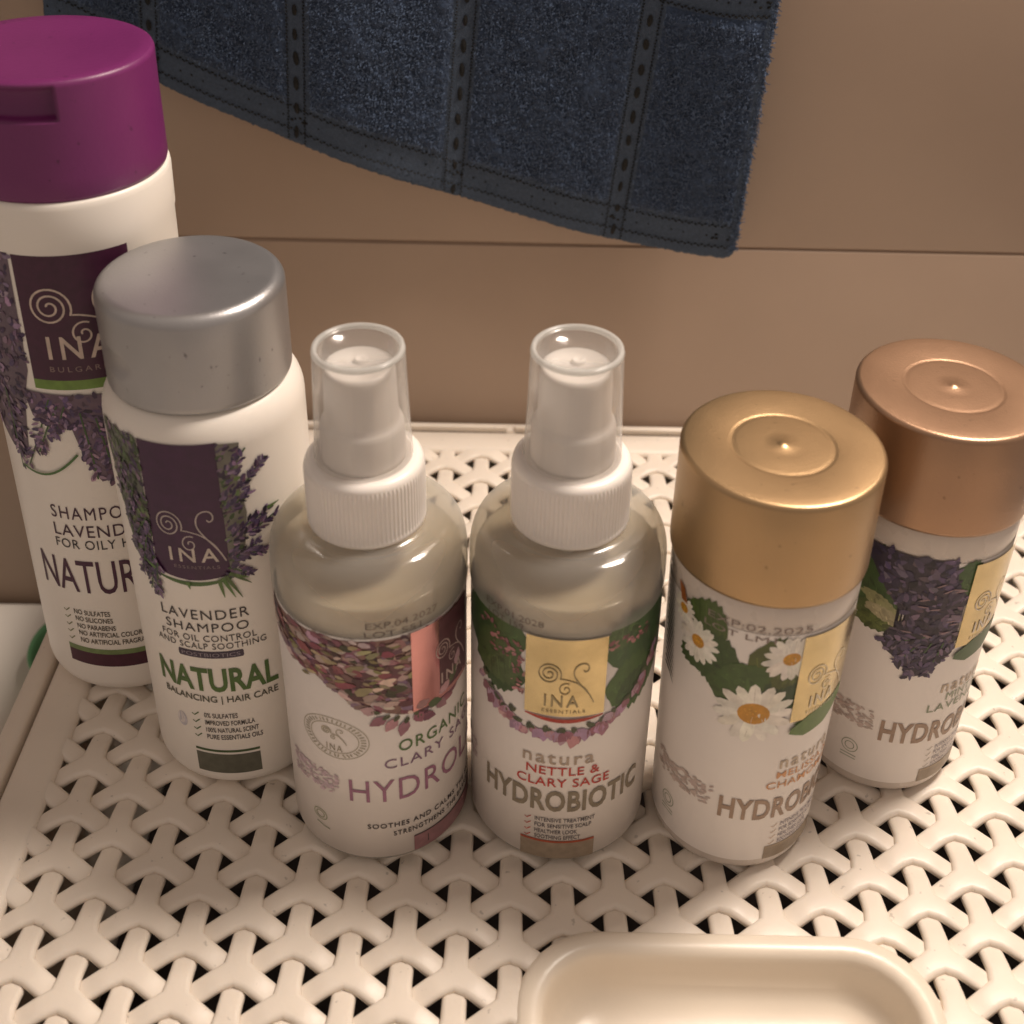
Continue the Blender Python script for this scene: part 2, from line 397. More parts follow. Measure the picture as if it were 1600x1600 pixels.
# --- one strand piece: a three armed tripod whose arm ends duck under the next pieces
def tripod():
    hw = .00312; L = B * .80; nd = .0041
    def hz(x, y):
        d = math.hypot(x, y); t = max(0, min(1, (d - .30 * B) / (.50 * B))); t = t * t * (3 - 2 * t)
        return -.0001 - .0017 * t
    stations = [nd * 1.12, .0066, .0085, .0104, L - .0006]
    arms = []
    ring = []
    dirs = [PI / 2, -PI / 6, -PI * 5 / 6]
    # outline, clockwise from the arm that points up: per arm left side outward, tip, right side inward, notch arc
    outline = []
    for d in dirs:
        ux, uy = math.cos(d), math.sin(d); nx, ny = -uy, ux
        for s in stations: outline.append((ux * s + nx * hw, uy * s + ny * hw))
        outline.append((ux * (L + .0006) + nx * hw * .6, uy * (L + .0006) + ny * hw * .6))
        outline.append((ux * (L + .0006) - nx * hw * .6, uy * (L + .0006) - ny * hw * .6))
        for s in stations[::-1]: outline.append((ux * s - nx * hw, uy * s - ny * hw))
        nd_ = d - PI / 3
        outline.append((math.cos(nd_) * nd * .98, math.sin(nd_) * nd * .98))
    n = len(outline); per = n // 3
    cen = [Vector(p) for p in outline]
    def inset(k):
        out = []
        for i in range(n):
            a = (cen[i] - cen[i - 1]); b = (cen[(i + 1) % n] - cen[i])
            na = Vector((a.y, -a.x)).normalized(); nb = Vector((b.y, -b.x)).normalized()
            m_ = na + nb
            m_ = m_.normalized() / max(.55, m_.normalized().dot(na))
            out.append(cen[i] + m_ * k)
        return out
    rings = [(.0010, -.0030), (0, -.0015), (.00022, -.00058), (.00075, -.00012), (.0014, 0)]
    vs = []; fs = []
    for k, dz in rings:
        for p in inset(k): vs.append((p.x, p.y, hz(p.x, p.y) + dz))
    for r in range(len(rings) - 1):
        for i in range(n):
            j = (i + 1) % n; fs.append((r * n + i, r * n + j, (r + 1) * n + j, (r + 1) * n + i))
    o = (len(rings) - 1) * n
    c = len(vs); vs.append((0, 0, hz(0, 0)))
    for a in range(3):
        b = o + a * per; ns = len(stations)
        for i in range(ns - 1): fs.append((b + i, b + i + 1, b + 2 * ns + 2 - 1 - i - 1, b + 2 * ns + 2 - 1 - i))
        fs.append((b + ns - 1, b + ns, b + ns + 1, b + ns + 2))
        fs.append((c, b, b + 2 * ns + 1))
        nt_ = b + per - 1; nx_ = o + ((a + 1) % 3) * per
        fs.append((c, b + 2 * ns + 1, nt_)); fs.append((c, nt_, nx_))
    bm = bmesh.new(); me = bpy.data.meshes.new('woven_strand'); me.from_pydata(vs, [], fs); me.update()
    bm.from_mesh(me); bmesh.ops.recalc_face_normals(bm, faces=bm.faces)
    if sum(f.normal.z for f in bm.faces) < 0: bmesh.ops.reverse_faces(bm, faces=bm.faces)
    bm.to_mesh(me); bm.free()
    for p in me.polygons: p.use_smooth = True
    me.materials.append(M_cream); return me
tri_me = tripod()
# the moulded cup in the lid's front
DX, DW, DY1, DY0, DR = .0590, .0520, -.0985, -.158, .021
def cup_sd(x, y, ins=0.0):
    """signed distance to the cup's outer outline (negative inside)"""
    qx = abs(x - DX) - (DW - DR); qy = abs(y - (DY0 + DY1) / 2) - ((DY1 - DY0) / 2 - DR)
    return math.hypot(max(qx, 0), max(qy, 0)) + min(max(qx, qy), 0) - DR + ins
def clamp_cup(p):
    x, y, z = p
    x = min(max(x, XL - .004), XR + .004); y = min(max(y, YF - .004), YB + .004)
    d = cup_sd(x, y, .0030)
    if d < 0:
        e = 1e-5; gx = cup_sd(x + e, y, .003) - d; gy = cup_sd(x, y + e, .003) - d; L = math.hypot(gx, gy) or 1
        x -= gx / L * d; y -= gy / L * d
    return (x, y, z)
nodes = []
for i in range(-6, 30):
    for j in range(-30, 20):
        x = OX + i * CC; y = OY + j * B + (B / 2 if i % 2 else 0)
        if XL - .009 < x < XR + .009 and YF - .009 < y < YB + .009:
            if cup_sd(x, y) < -.0125: continue
            nodes.append((x, y))
def px(x, y):
    c, s = math.cos(PHI), math.sin(PHI); P = Vector((x * c - y * s, .3 + x * s + y * c, 0)) - Vector((0, 0, .29818))
    d = P.dot(F_); return 782.5 + 1993 * P.dot(R_) / d, 526 - 1993 * P.dot(U_) / d, d
def hidden(x, y):
    X, Y, d = px(x, y)
    if not (-40 < X < 1640 and 640 < Y < 1640): return 1
    for (bx0, bx1, by0, by1) in ((130, 440, 560, 1180), (440, 700, 700, 1290), (745, 1000, 700, 1290), (1050, 1290, 700, 1290), (1370, 1500, 640, 1190)):
        if bx0 < X < bx1 and by0 < Y < by1: return 1
    return 0
nodes.sort(key=lambda q: (hidden(*q), px(*q)[2]))
for q in nodes[:296]:
    me_ = tri_me
    if cup_sd(*q) < .016 or min(q[0] - XL, XR - q[0], q[1] - YF, YB - q[1]) < .010:                                             # pieces that end under the cup's rim
        me_ = tri_me.copy(); bm = bmesh.new(); bm.from_mesh(me_)
        bmesh.ops.delete(bm, geom=[f for f in bm.faces if all(cup_sd(v.co.x + q[0], v.co.y + q[1], .003) < 0 for v in f.verts)], context='FACES')
        bm.to_mesh(me_); bm.free()
        if not me_.vertices: continue
        for v in me_.vertices:
            c_ = clamp_cup((v.co.x + q[0], v.co.y + q[1], v.co.z)); v.co = (c_[0] - q[0], c_[1] - q[1], c_[2])
    o = bpy.data.objects.new('woven_strand', me_); COL.objects.link(o); o.parent = ham; o.location = (q[0], q[1], 0)
bv = np.array([v.co[:] for v in tri_me.vertices]); bf = [tuple(p.vertices) for p in tri_me.polygons]
vs = []; fs = []
for q in nodes[296:]:
    if cup_sd(*q) < -.004: continue
    b = len(vs); vs += [clamp_cup(c_) for c_ in (bv + np.array([q[0], q[1], 0])).tolist()]; fs += [tuple(i + b for i in f) for f in bf]
o = pyobj('woven_strands_far', vs, fs, M_cream, ham); o.name = 'strand_weave'; o['kind'] = 'stuff'
# --- frame of the lid (a closed rim) and the rim of the basket round it
def ring_frame(name, xi0, xi1, yi0, yi1, prof, rad, material, parent, seg=10):
    """sweep prof [(out, z)] round a rounded rectangle whose inner edge is given"""
    path = []
    for cx, cy, a0 in ((xi1 - rad, yi1 - rad, 0), (xi0 + rad, yi1 - rad, PI / 2), (xi0 + rad, yi0 + rad, PI), (xi1 - rad, yi0 + rad, 3 * PI / 2)):
        for i in range(seg + 1):
            a = a0 + PI / 2 * i / seg; path.append((cx, cy, math.cos(a), math.sin(a)))
    n = len(path); vs = []; fs = []
    for (cx, cy, c, s) in path:
        for (k, z) in prof: vs.append((cx + c * (rad + k), cy + s * (rad + k), z))
    mm = len(prof)
    for i in range(n):
        j = (i + 1) % n
        for k in range(mm): fs.append((i * mm + k, j * mm + k, j * mm + (k + 1) % mm, i * mm + (k + 1) % mm))
    o = pyobj(name, vs, fs, material, parent)
    bm = bmesh.new(); bm.from_mesh(o.data); bmesh.ops.recalc_face_normals(bm, faces=bm.faces); bm.to_mesh(o.data); bm.free()
    return o
ring_frame('lid_frame', XL, XR, YF, YB, [(0, -.0055), (-.0008, -.0012), (.0002, -.0001), (.0018, .0004), (.0062, .0005), (.0100, .0003), (.0118, -.0005), (.0128, -.0022), (.0130, -.010), (.010, -.010), (.004, -.007)], .006, M_cream, ham)
ring_frame('basket_rim', XL - .0145, XR + .0145, YF - .0145, YB + .0145, [(0, -.022), (0, -.0018), (.0010, -.0008), (.0045, -.0010), (.0070, -.0028), (.0080, -.0065), (.0082, -.022), (.006, -.024)], .018, M_cream, ham)
# low lip along the back of the rim, in two lengths with a slot between
bevbox('back_lip', XL + .004, .0018, YB + .0145, YB + .0166, -.004, .0006, .0005, M_cream, ham)
bevbox('back_lip', .0046, XR - .004, YB + .0145, YB + .0166, -.004, .0006, .0005, M_cream, ham)
ring_frame('basket_wall', XL - .0100, XR + .0100, YF - .0100, YB + .0100, [(0, -.30), (0, -.020), (.003, -.020), (.003, -.30)], .016, M_cream, ham)
bevbox('raised_dark_floor', XL - .009, XR + .009, YF - .009, YB + .009, -.132, -.128, 0, mat('painted_inner_shade', (.045, .032, .028), .9, vary=.5, vscale=30, bump=.3), ham)  # floor set high and coloured dark, standing in for shade below the holes
# --- moulded cup (recessed grip) : rounded rectangle loops from outside in
def rrect_loop(cx, cy, hx, hy, rad, z, seg=8):
    pts = []
    for sx, sy, a0 in ((1, 1, 0), (-1, 1, PI / 2), (-1, -1, PI), (1, -1, 3 * PI / 2)):
        for i in range(seg + 1):
            a = a0 + PI / 2 * i / seg; pts.append((cx + sx * (hx - rad) + rad * math.cos(a), cy + sy * (hy - rad) + rad * math.sin(a), z))
    return pts
cy_ = (DY0 + DY1) / 2; hy_ = (DY1 - DY0) / 2; vs = []; fs = []
loops = []
for ins, z in ((0, -.006), (-.0002, -.0012), (.0004, .0000), (.0014, .0006), (.0030, .0009), (.0048, .0007), (.0058, .0001), (.0064, -.0010), (.0068, -.0026), (.0074, -.0060), (.0084, -.0095), (.0102, -.0122), (.0130, -.0138), (.0170, -.0144), (.022, -.0146)):
    loops.append(rrect_loop(DX, cy_, DW - ins, hy_ - ins, max(.003, DR - ins * .8), z))
for l in loops: vs += l
n = len(loops[0])
for r in range(len(loops) - 1):
    for i in range(n): j = (i + 1) % n; fs.append((r * n + i, r * n + j, (r + 1) * n + j, (r + 1) * n + i))
fs.append(tuple((len(loops) - 1) * n + i for i in range(n)))
o = pyobj('recessed_grip', vs, fs, mat('cream_plastic_glossy', (.80, .71, .59), .30, vary=.04, vscale=30, bump=.05, bscale=600), ham)
bm = bmesh.new(); bm.from_mesh(o.data); bmesh.ops.recalc_face_normals(bm, faces=bm.faces)
if bm.faces[-1].normal.z < 0 and False: pass
bm.to_mesh(o.data); bm.free()

# ================================================================== BOTTLES
INKB = (.035, .028, .032); INKP = (.045, .012, .045)
# ---------------- tall shampoo with purple cap
P = thing('shampoo_bottle', 'tall white shampoo bottle with a large purple flip cap, at the far left', 'shampoo bottle', (-.1160, .3032, .0006))
P.rotation_euler = (0, .0160, 0)                                      # it leans a little: half of its base stands on the rim
Rp = 26.8; rf = lambda z: Rp
body = lathe('bottle_body', [(.020, .0012)] + [(r, z) for r, z in fillet(.0268, 0, .0075, 'bot', 8)] + [(.0268, .08), (.0268, .1520), (.0271, .1530), (.0272, .1640), (.0270, .1652), (.0266, .1660), (.02, .1662)], M_hdpe, P, 128)
def notch(a, r, z):
    a = (a + 180) % 360 - 180
    if -34 < a < 21.5 and .1862 < z < .1946: return r - .0042 * max(0, 1 - abs((z - .1905) / .0047) ** 6)
    return r
prof = [(.0256, .1662), (.0264, .1662), (.0267, .1672)] + [(.0267 - .0003 * t, .1672 + .019 * t) for t in (.25, .5, .75, .99)] + \
       [(.0264, z) for z in (.1862, .1866, .1872, .1890, .1905, .1920, .1936, .1941, .1944, .1948)] + [(.0261, .1956), (.0255, .1960), (.0222, .19585), (.012, .1957)]
cap = lathe('flip_cap', prof, M_purple, P, 360, rfun=notch)
pr = Print(rf)
G1 = (.16, .27, .05)
pr.rect(-15, 47, 113.0, 116.2, G1); pr.rect(-15, 47, 115.9, 152.8, (.055, .010, .035)); pr.build('logo_panel', P)
pr = Print(rf); pr.rect(-28, 60, 18.3, 20.3, (.17, .24, .09)); pr.rect(-28, 60, 13.4, 18.4, (.065, .012, .030)); pr.build('base_panel', P)
tick_marks(rf, -24.5, [34.2, 31.5, 28.6, 25.9, 23.0], (.20, .21, .10), P)
pr = Print(rf, .12)
bloom(pr, [(-75, 152), (-17, 152.5), (-18, 118), (-24, 108), (-30, 88), (-44, 90), (-60, 96), (-78, 110)], 520, LAV + [(.30, .22, .26), (.22, .15, .22)], (.7, 1.7), under=(.13, .09, .12))
bloom(pr, [(-24, 112), (30, 111), (34, 92), (28, 84), (14, 83), (7, 90), (2, 101), (-8, 100), (-20, 104)], 230, LAV, (.6, 1.5), under=(.14, .09, .13))
for a0, z0, a1, z1 in ((-8, 110, -30, 86), (-4, 108, -20, 92), (0, 108, -9, 98), (8, 106, 12, 84), (16, 104, 22, 82), (-38, 110, -36, 84), (24, 104, 36, 86)):
    sprig(pr, a0, z0, a1, z1, LAV + [(.34, .22, .30)], 34, 3.2, 1.3)
pr.stroke([(-35 + 38 * t, 85.5 - 2.2 * math.sin(PI * t) + 7 * t * t) for t in [i / 12 for i in range(13)]], .7, (.08, .17, .05))
pr.build('floral_print', P)
W1 = (.62, .50, .42)
emblem(rf, 17, 131.0, 7.4, 8.2, W1, P, .55)
text(rf, 'INA', -3.5, 31, 122.4, 129.2, W1, P, bold=.012, spacing=1.35)
text(rf, 'BULGARIA', -4, 31, 118.6, 120.2, (.28, .2, .18), P, spacing=1.5)
text(rf, 'SHAMPOO', -21, 31, 69.6, 74.0, (.05, .012, .035), P, spacing=1.2)
text(rf, 'LAVENDER', -21, 36, 63.4, 67.6, (.05, .012, .035), P, spacing=1.1)
text(rf, 'FOR OILY HAIR', -21.5, 38, 59.0, 62.3, INKB, P, spacing=1.1)
text(rf, 'NATURAL', -38, 48, 42.4, 54.6, (.06, .012, .04), P, bold=.004)
lines(rf, [(t, -18.5 + i * .3, b, z, z + 1.9) for i, (t, b, z) in enumerate((('NO SULFATES', 5, 33.6), ('NO SILICONES', 6, 30.9), ('NO PARABENS', 7, 28.0), ('NO ARTIFICIAL COLORINGS', 31, 25.3), ('NO ARTIFICIAL FRAGRANCES', 33, 22.4)))], (.06, .045, .03), P, bold=.01)

# ---------------- white shampoo with silver cap
V = thing('shampoo_bottle', 'white shampoo bottle with a silver cap, standing before the purple capped one', 'shampoo bottle', (-.0748, .2688, 0))
Rv = 25.1; rf = lambda z: Rv
lathe('bottle_body', [(.018, .0012)] + fillet(.0251, 0, .0055, 'bot', 8) + [(.0251, .06), (.0251, .1175)] + fillet(.0251, .1268, .0058, 'top', 9, rz=.0088) + [(.012, .1269)], M_hdpe, V, 128)
def thumb(a, r, z):
    a = (a + 180) % 360 - 180; t = 1 - ((a + 50) / 20) ** 2 - ((z - .1372) / .0035) ** 2
    return r - .0008 * max(0, t) ** .5 if t > 0 else r
lathe('cap', [(.0212, .1268), (.0224, .1268), (.0226, .1275)] + [(.0226, .1275 + .0012 * i) for i in range(1, 15)] + fillet(.0226, .1527, .0030, 'top', 8) + [(.0180, .15278), (.008, .1528)], M_silver, V, 160, rfun=thumb)
pr = Print(rf)
PV = (.050, .012, .050)
pr.rect(-27.5, 18, 79.5, 120.2, PV)
pr.poly([(-27.5, 79.7)] + [(-27.5 + 45.5 * i / 10, 79.7 - 1.6 * math.sin(PI * i / 10)) for i in range(11)] + [(18, 79.7)], PV)
pr.build('logo_panel', V); pr = Print(rf, .1)
pr.stroke([(-30 + 50 * i / 12, 78.6 - 1.7 * math.sin(PI * i / 12)) for i in range(13)], [.3 + 1.1 * math.sin(PI * i / 12) for i in range(13)], (.07, .14, .04))
pr.build('green_stem', V); pr = Print(rf)
pr.poly([(-21, 51.0), (18, 51.0), (18.6, 51.5), (18.6, 53.0), (18, 53.5), (-21, 53.5), (-21.6, 53.0), (-21.6, 51.5)], (.05, .035, .06))
pr.build('name_band', V); pr = Print(rf); pr.rect(-20.5, 21, 15.0, 15.9, (.06, .10, .04)); pr.build('base_stripe', V)
pr = Print(rf); pr.rect(-20.5, 21, 6.6, 14.2, (.115, .115, .085)); pr.build('base_panel', V)
tick_marks(rf, -17.5, [29.2, 26.4, 23.6, 20.9], (.10, .16, .07), V)
pr = Print(rf); pr.ell(-27.5, 25.5, 2.9, 1.6, PI / 2, (.55, .52, .56), 14); pr.ell(-28.2, 25.9, 2.3, 1.15, PI / 2, (.74, .69, .66), 14)
pr.build('drop_mark', V)
pr = Print(rf, .12)
LG = [(.09, .13, .045), (.055, .09, .03), (.14, .17, .09), (.035, .05, .025)]
bloom(pr, [(-62, 120), (-28, 120), (-28, 84), (-33, 76), (-44, 82), (-52, 100)], 330, LG + LG + LAV, (.6, 1.5), ang=1.9, under=(.12, .13, .10))
bloom(pr, [(17, 120), (30, 119), (27, 108), (30, 98), (27, 88), (22, 82), (17, 80)], 110, LG + LAV, (.5, 1.2), ang=.6, under=(.17, .16, .13))
for (a0, z0, a1, z1, n_) in ((18, 108, 33, 117, 26), (18, 102, 44, 112.5, 40), (18, 100, 34, 104, 22), (19, 92, 44, 97, 46), (18, 90, 49, 94.5, 40), (18, 86, 40, 84, 34), (17, 84, 36, 88, 26), (16, 82, 30, 78.5, 24),
                             (-29, 96, -45, 84, 40), (-31, 90, -40, 76, 40), (-28, 84, -34, 72, 34), (-26, 82, -29, 70.5, 26), (-40, 112, -52, 100, 30), (-36, 104, -46, 92, 34)):
    sprig(pr, a0, z0, a1, z1, LAV + LAVD, n_, 2.4, 1.15)
for a0, z0, a1, z1 in ((14, 79.5, 22, 71.5), (10, 78.5, 12, 72.5), (16, 80, 27, 77.5), (17, 80, 28, 75.5), (12, 79, 18, 72), (-8, 77.8, -7, 75.5), (-28, 80, -36, 82), (42, 97, 50, 97.5)):
    pr.stroke([(a0, z0), ((a0 + a1) / 2, (z0 + z1) / 2), (a1, z1)], [1.1, .8, .2], jit((.09, .16, .04)))
pr.build('floral_print', V)
W2 = (.50, .43, .40)
emblem(rf, -4, 90.9, 4.9, 6.0, W2, V, .36)
text(rf, 'INA', -17, 11.5, 84.2, 88.6, (.60, .52, .45), V, bold=.01, spacing=1.35)
text(rf, 'ESSENTIALS', -15, 11.5, 82.0, 83.0, (.26, .20, .20), V, spacing=1.3)
text(rf, 'LAVENDER', -29.5, 24.5, 64.7, 68.0, INKB, V, spacing=1.15)
text(rf, 'SHAMPOO', -27.5, 23.5, 60.4, 63.4, INKB, V, spacing=1.15)
text(rf, 'FOR OIL CONTROL', -31.5, 27.5, 57.0, 59.2, INKB, V, spacing=1.1)
text(rf, 'AND SCALP SOOTHING', -36, 33, 54.3, 56.4, INKB, V, spacing=1.1)
text(rf, 'POSTBIOTICS', -19.5, 16.5, 51.6, 52.9, (.28, .24, .28), V, bold=.006, spacing=1.05)
text(rf, 'NATURAL', -39.5, 38, 38.6, 47.3, (.075, .145, .035), V, bold=.028)
text(rf, 'BALANCING | HAIR CARE', -37, 37, 33.9, 37.0, (.075, .075, .05), V, bold=.010)
lines(rf, [(t, -11, b, z, z + 1.8) for t, b, z in (('0% SULFATES', 10, 28.5), ('IMPROVED FORMULA', 20, 25.7), ('100% NATURAL SCENT', 22, 22.9), ('PURE ESSENTIALS OILS', 24, 20.2))], INKB, V, bold=.008)

# ---------------- two spray bottles
def spray(loc, label, rz_cap):
    T = thing('spray_bottle', label, 'spray bottle', loc, 0, 'clear topped mist spray bottles')
    prof = [(.016, .0008)] + fillet(.0240, 0, .0035, 'bot', 7) + [(.0240, .04), (.0240, .0820), (.0242, .0826), (.02445, .0840), (.02445, .0870)]
    for i in range(1, 15):
        t = PI / 2 * i / 14; prof.append((.0135 + .01095 * math.cos(t) ** .56 if i < 14 else .0138, .0870 + .0138 * math.sin(t) ** .60))
    prof += [(.0140, .1035), (.010, .1036)]
    lathe('bottle_body', prof, M_frost, T, 128)
    lq = [(.010, .0020), (.0215, .0020), (.0228, .0040), (.0232, .0100), (.0232, .0830)]
    for i in range(1, 6):
        t = PI / 2 * i / 14 * .30; lq.append((.0125 + .0106 * math.cos(t) ** .60, .0862 + .0118 * math.sin(t) ** .64))
    zt = lq[-1][1]; lq += [(lq[-1][0] - .0008, zt + .00005), (.006, zt + .00005)]
    lathe('liquid', lq, M_liquid, T, 96)
    lathe('dip_tube', [(.0022, zt - .002), (.0022, .1030)], M_white, T, 20)
    lathe('bottle_neck', [(.0118, .0992), (.0122, .1000), (.0122, .1040)], M_frost2, T, 64, cap=False)
    # ribbed screw collar
    def ribs(a, r, z):
        if .1022 < z < .1166 and r > .0135: return r + .00016 * math.cos(math.radians(a) * 84)
        return r
    col = lathe('screw_collar', [(.0125, .1010), (.0141, .1010), (.01445, .1014), (.01445, .1022), (.0143, .1030), (.0143, .1080), (.0143, .1130), (.0143, .1155), (.01425, .1165)] + fillet(.0142, .1188, .0020, 'top', 6) + [(.0112, .11885), (.008, .1189)], M_white, T, 504, rfun=ribs)
    # pump actuator under the clear cap
    act = lathe('spray_nozzle', [(.0100, .1188), (.0101, .1200), (.0099, .1276), (.0096, .1286), (.0092, .1290), (.0088, .1294), (.00865, .1310), (.0083, .1410), (.0082, .1424), (.0079, .1434), (.0072, .14365), (.004, .1437), (.0015, .1437)], M_white, T, 72)
    k = lathe('nozzle_hole', [(.0016, .1432), (.0016, .1445), (.0013, .1448), (.0007, .1441)], M_white, act, 24); k.location = (.0004, .0010, 0)
    oc = lathe('clear_overcap', [(.01170, .1192), (.01165, .1200), (.0113, .1260), (.01065, .1440), (.01055, .1470)] + fillet(.0105, .1480, .0009, 'top', 5)[1:] + [(.0088, .1480), (.0086, .1476), (.0085, .1472), (.0, .1471)], M_clear, T, 96, cap=False)
    lathe('rim', [(.0094, .1480), (.0099, .1486), (.0104, .1483), (.01062, .1474), (.0101, .1470), (.0094, .1472), (.0094, .1480)], clear_rim, oc, 96, cap=False)
    lathe('paper_label', [(.02403, .0030), (.02410, .0030), (.02410, .04), (.02410, .0820), (.02403, .0821)], M_paper, T, 180, cap=False)
    return T
clear_rim = clear_mat('clear_cap_rim', (.95, .95, .94), .5, .25, .03, .3)
rf = lambda z: 24.0
S1 = spray((-.0320, .2437, 0), 'spray bottle with reddish sage flowers and a rose foil panel, beside the silver capped shampoo', 0)
def ap(T, rf_=None): return T
# artwork 1 (its own)
RF = lambda z: 24.1
pr = Print(RF, .08)
bloom(pr, [(-84, 81.5), (64, 81.5), (72, 60), (55, 53), (38, 54), (22, 55.5), (8, 58), (-6, 59.5), (-16, 63.5), (-30, 67.5), (-45, 69), (-56, 69.5), (-66, 73)], 560, SAGE, (.9, 2.3), ang=-.35, under=(.24, .13, .11))
RS = [(-84, 80), (64, 80), (66, 60), (40, 58), (20, 59), (0, 61), (-16, 66), (-45, 72), (-66, 75)]
bloom(pr, RS, 60, [(.06, .02, .025), (.09, .03, .04), (.05, .045, .02)], (1.2, 3.0), ang=-.6)
bloom(pr, RS, 34, [(.52, .42, .34), (.50, .36, .34), (.34, .30, .16)], (1.0, 2.6), ang=.3)
bloom(pr, RS, 24, [(.30, .08, .10), (.24, .05, .08)], (1.2, 2.8), ang=-.4)
for i in range(36): leaf(pr, random.uniform(-50, 25), random.uniform(66, 80), random.uniform(1.8, 3.4), .5, random.uniform(-.6, .2), jit(random.choice(((.42, .34, .20), (.20, .17, .07), (.40, .27, .24)))), 4, False)
PK = [(.46, .24, .26), (.34, .15, .20), (.52, .31, .33), (.24, .09, .13)]
for a, z, l, an in ((12, 56, 5, -2.6), (18, 55, 5, -2.2), (24, 53.5, 5.5, -1.9), (33, 53, 5, -.5), (30, 55, 4.5, -1.2), (44, 55, 5, -.8), (52, 56, 5, .2), (58, 58, 5, .6), (6, 58, 4, 2.8)):
    leaf(pr, a, z, l, 1.5, an, jit(random.choice(PK)), 4, False); pr.ell(a, z, 1.2, .7, an, jit((.06, .07, .03)), 7)
pr.build('floral_print', S1)
f_ = Print(RF, .50); f_.rect(28, 76, 55.5, 82.0, (1, 1, 1)); f_.build('foil_panel', S1, M_pinkfoil, False)
pr = Print(RF, .54); pr.rect(47, 76, 57, 81.6, (.10, .035, .045))
for a, z, l, an in ((30, 56.5, 4, .3), (38, 56, 4.5, -.3), (46, 57, 5, .5), (55, 58, 6, .9), (62, 62, 5, 1.3)):
    leaf(pr, a, z, l, 1.4, an, jit(random.choice(PK + [(.07, .10, .04)])), 4, False)
pr.build('panel_print', S1)
RFE = lambda z: 24.52
emblem(RFE, 58, 67.5, 3.6, 4.6, (.55, .42, .38), S1, .3)
text(RFE, 'INA', 48, 68, 60.0, 63.6, (.55, .42, .38), S1, bold=.01, spacing=1.3)
# round seal
pr = Print(RF, .12); SG = (.42, .38, .28)
for r in (5.5, 7.6): pr.stroke([(-21 + r * 1.22 * math.cos(t) / .419, 47 + r * .93 * math.sin(t)) for t in [2 * PI * i / 48 for i in range(49)]], .22, SG)
for i in range(40):
    t = 2 * PI * i / 40; q = 6.5
    pr.stroke([(-21 + (q - .55) * 1.22 * math.cos(t) / .419, 47 + (q - .55) * .93 * math.sin(t)), (-21 + (q + .55) * 1.22 * math.cos(t + random.uniform(-.05, .05)) / .419, 47 + (q + .55) * .93 * math.sin(t))], .38, SG)
pr.build('round_seal', S1); pr = Print(RF, .12)
for i in range(150):
    a = random.uniform(-58, -20.5); z = random.uniform(25.5, 33.5); pr.ell(a, z, .8, .3, random.uniform(-.6, .6), jit((.60, .47, .51), .1), 6)
pr.build('dotted_band', S1); pr = Print(RF, .12)
for r in (2.0, 1.2): pr.stroke([(-36 + r * 1.1 * math.cos(t) / .419, 14.8 + r * math.sin(t)) for t in [2 * PI * i / 24 for i in range(25)]], .25, (.30, .33, .20))
pr.stroke([(-39.5, 11.2), (-33, 10.5), (-29, 10.4)], .5, (.36, .37, .28))
pr.build('certified_mark', S1); pr = Print(RF, .12)
pr.rect(26, 100, 3.0, 8.6, (.30, .15, .16)); pr.rect(26, 100, 8.6, 9.0, (.06, .03, .03))
pr.stroke([(34, 5.8), (38, 5.8)], .3, (.05, .03, .03)); pr.stroke([(36, 4.4), (36, 7.2)], .3, (.05, .03, .03))
pr.build('base_panel', S1)
emblem(RF, -21, 47.6, 2.0, 1.9, SG, S1, .25)
text(RF, 'INA', -26, -15.5, 42.6, 44.8, (.30, .26, .18), S1, spacing=1.3)
text(RF, 'ORGANIC', 18.5, 76, 42.6, 46.6, (.09, .17, .05), S1, bold=.006, spacing=1.12)
text(RF, 'CLARY SAGE', 9.5, 86, 37.2, 40.5, (.22, .12, .20), S1, spacing=1.15)
text(RF, 'HYDROLAT', -13, 105, 24.9, 33.0, (.32, .14, .22), S1, bold=.0, spacing=1.08)
lines(RF, [('SOOTHES AND CALMS THE SKIN', -3, 88, 14.6, 16.4), ('STRENGTHENS THE BARRIER', 13, 84, 11.2, 13.0)], INKB, S1, bold=.012, spacing=1.15)
lines(RF, [('EXP.04.2027', 3, 46, 85.6, 87.6)], (.12, .10, .09), S1, lift=.52)
lines(lambda z: 24.0, [('LOT S51', 2, 35, 82.9, 84.7)], (.12, .10, .09), S1, lift=.52)

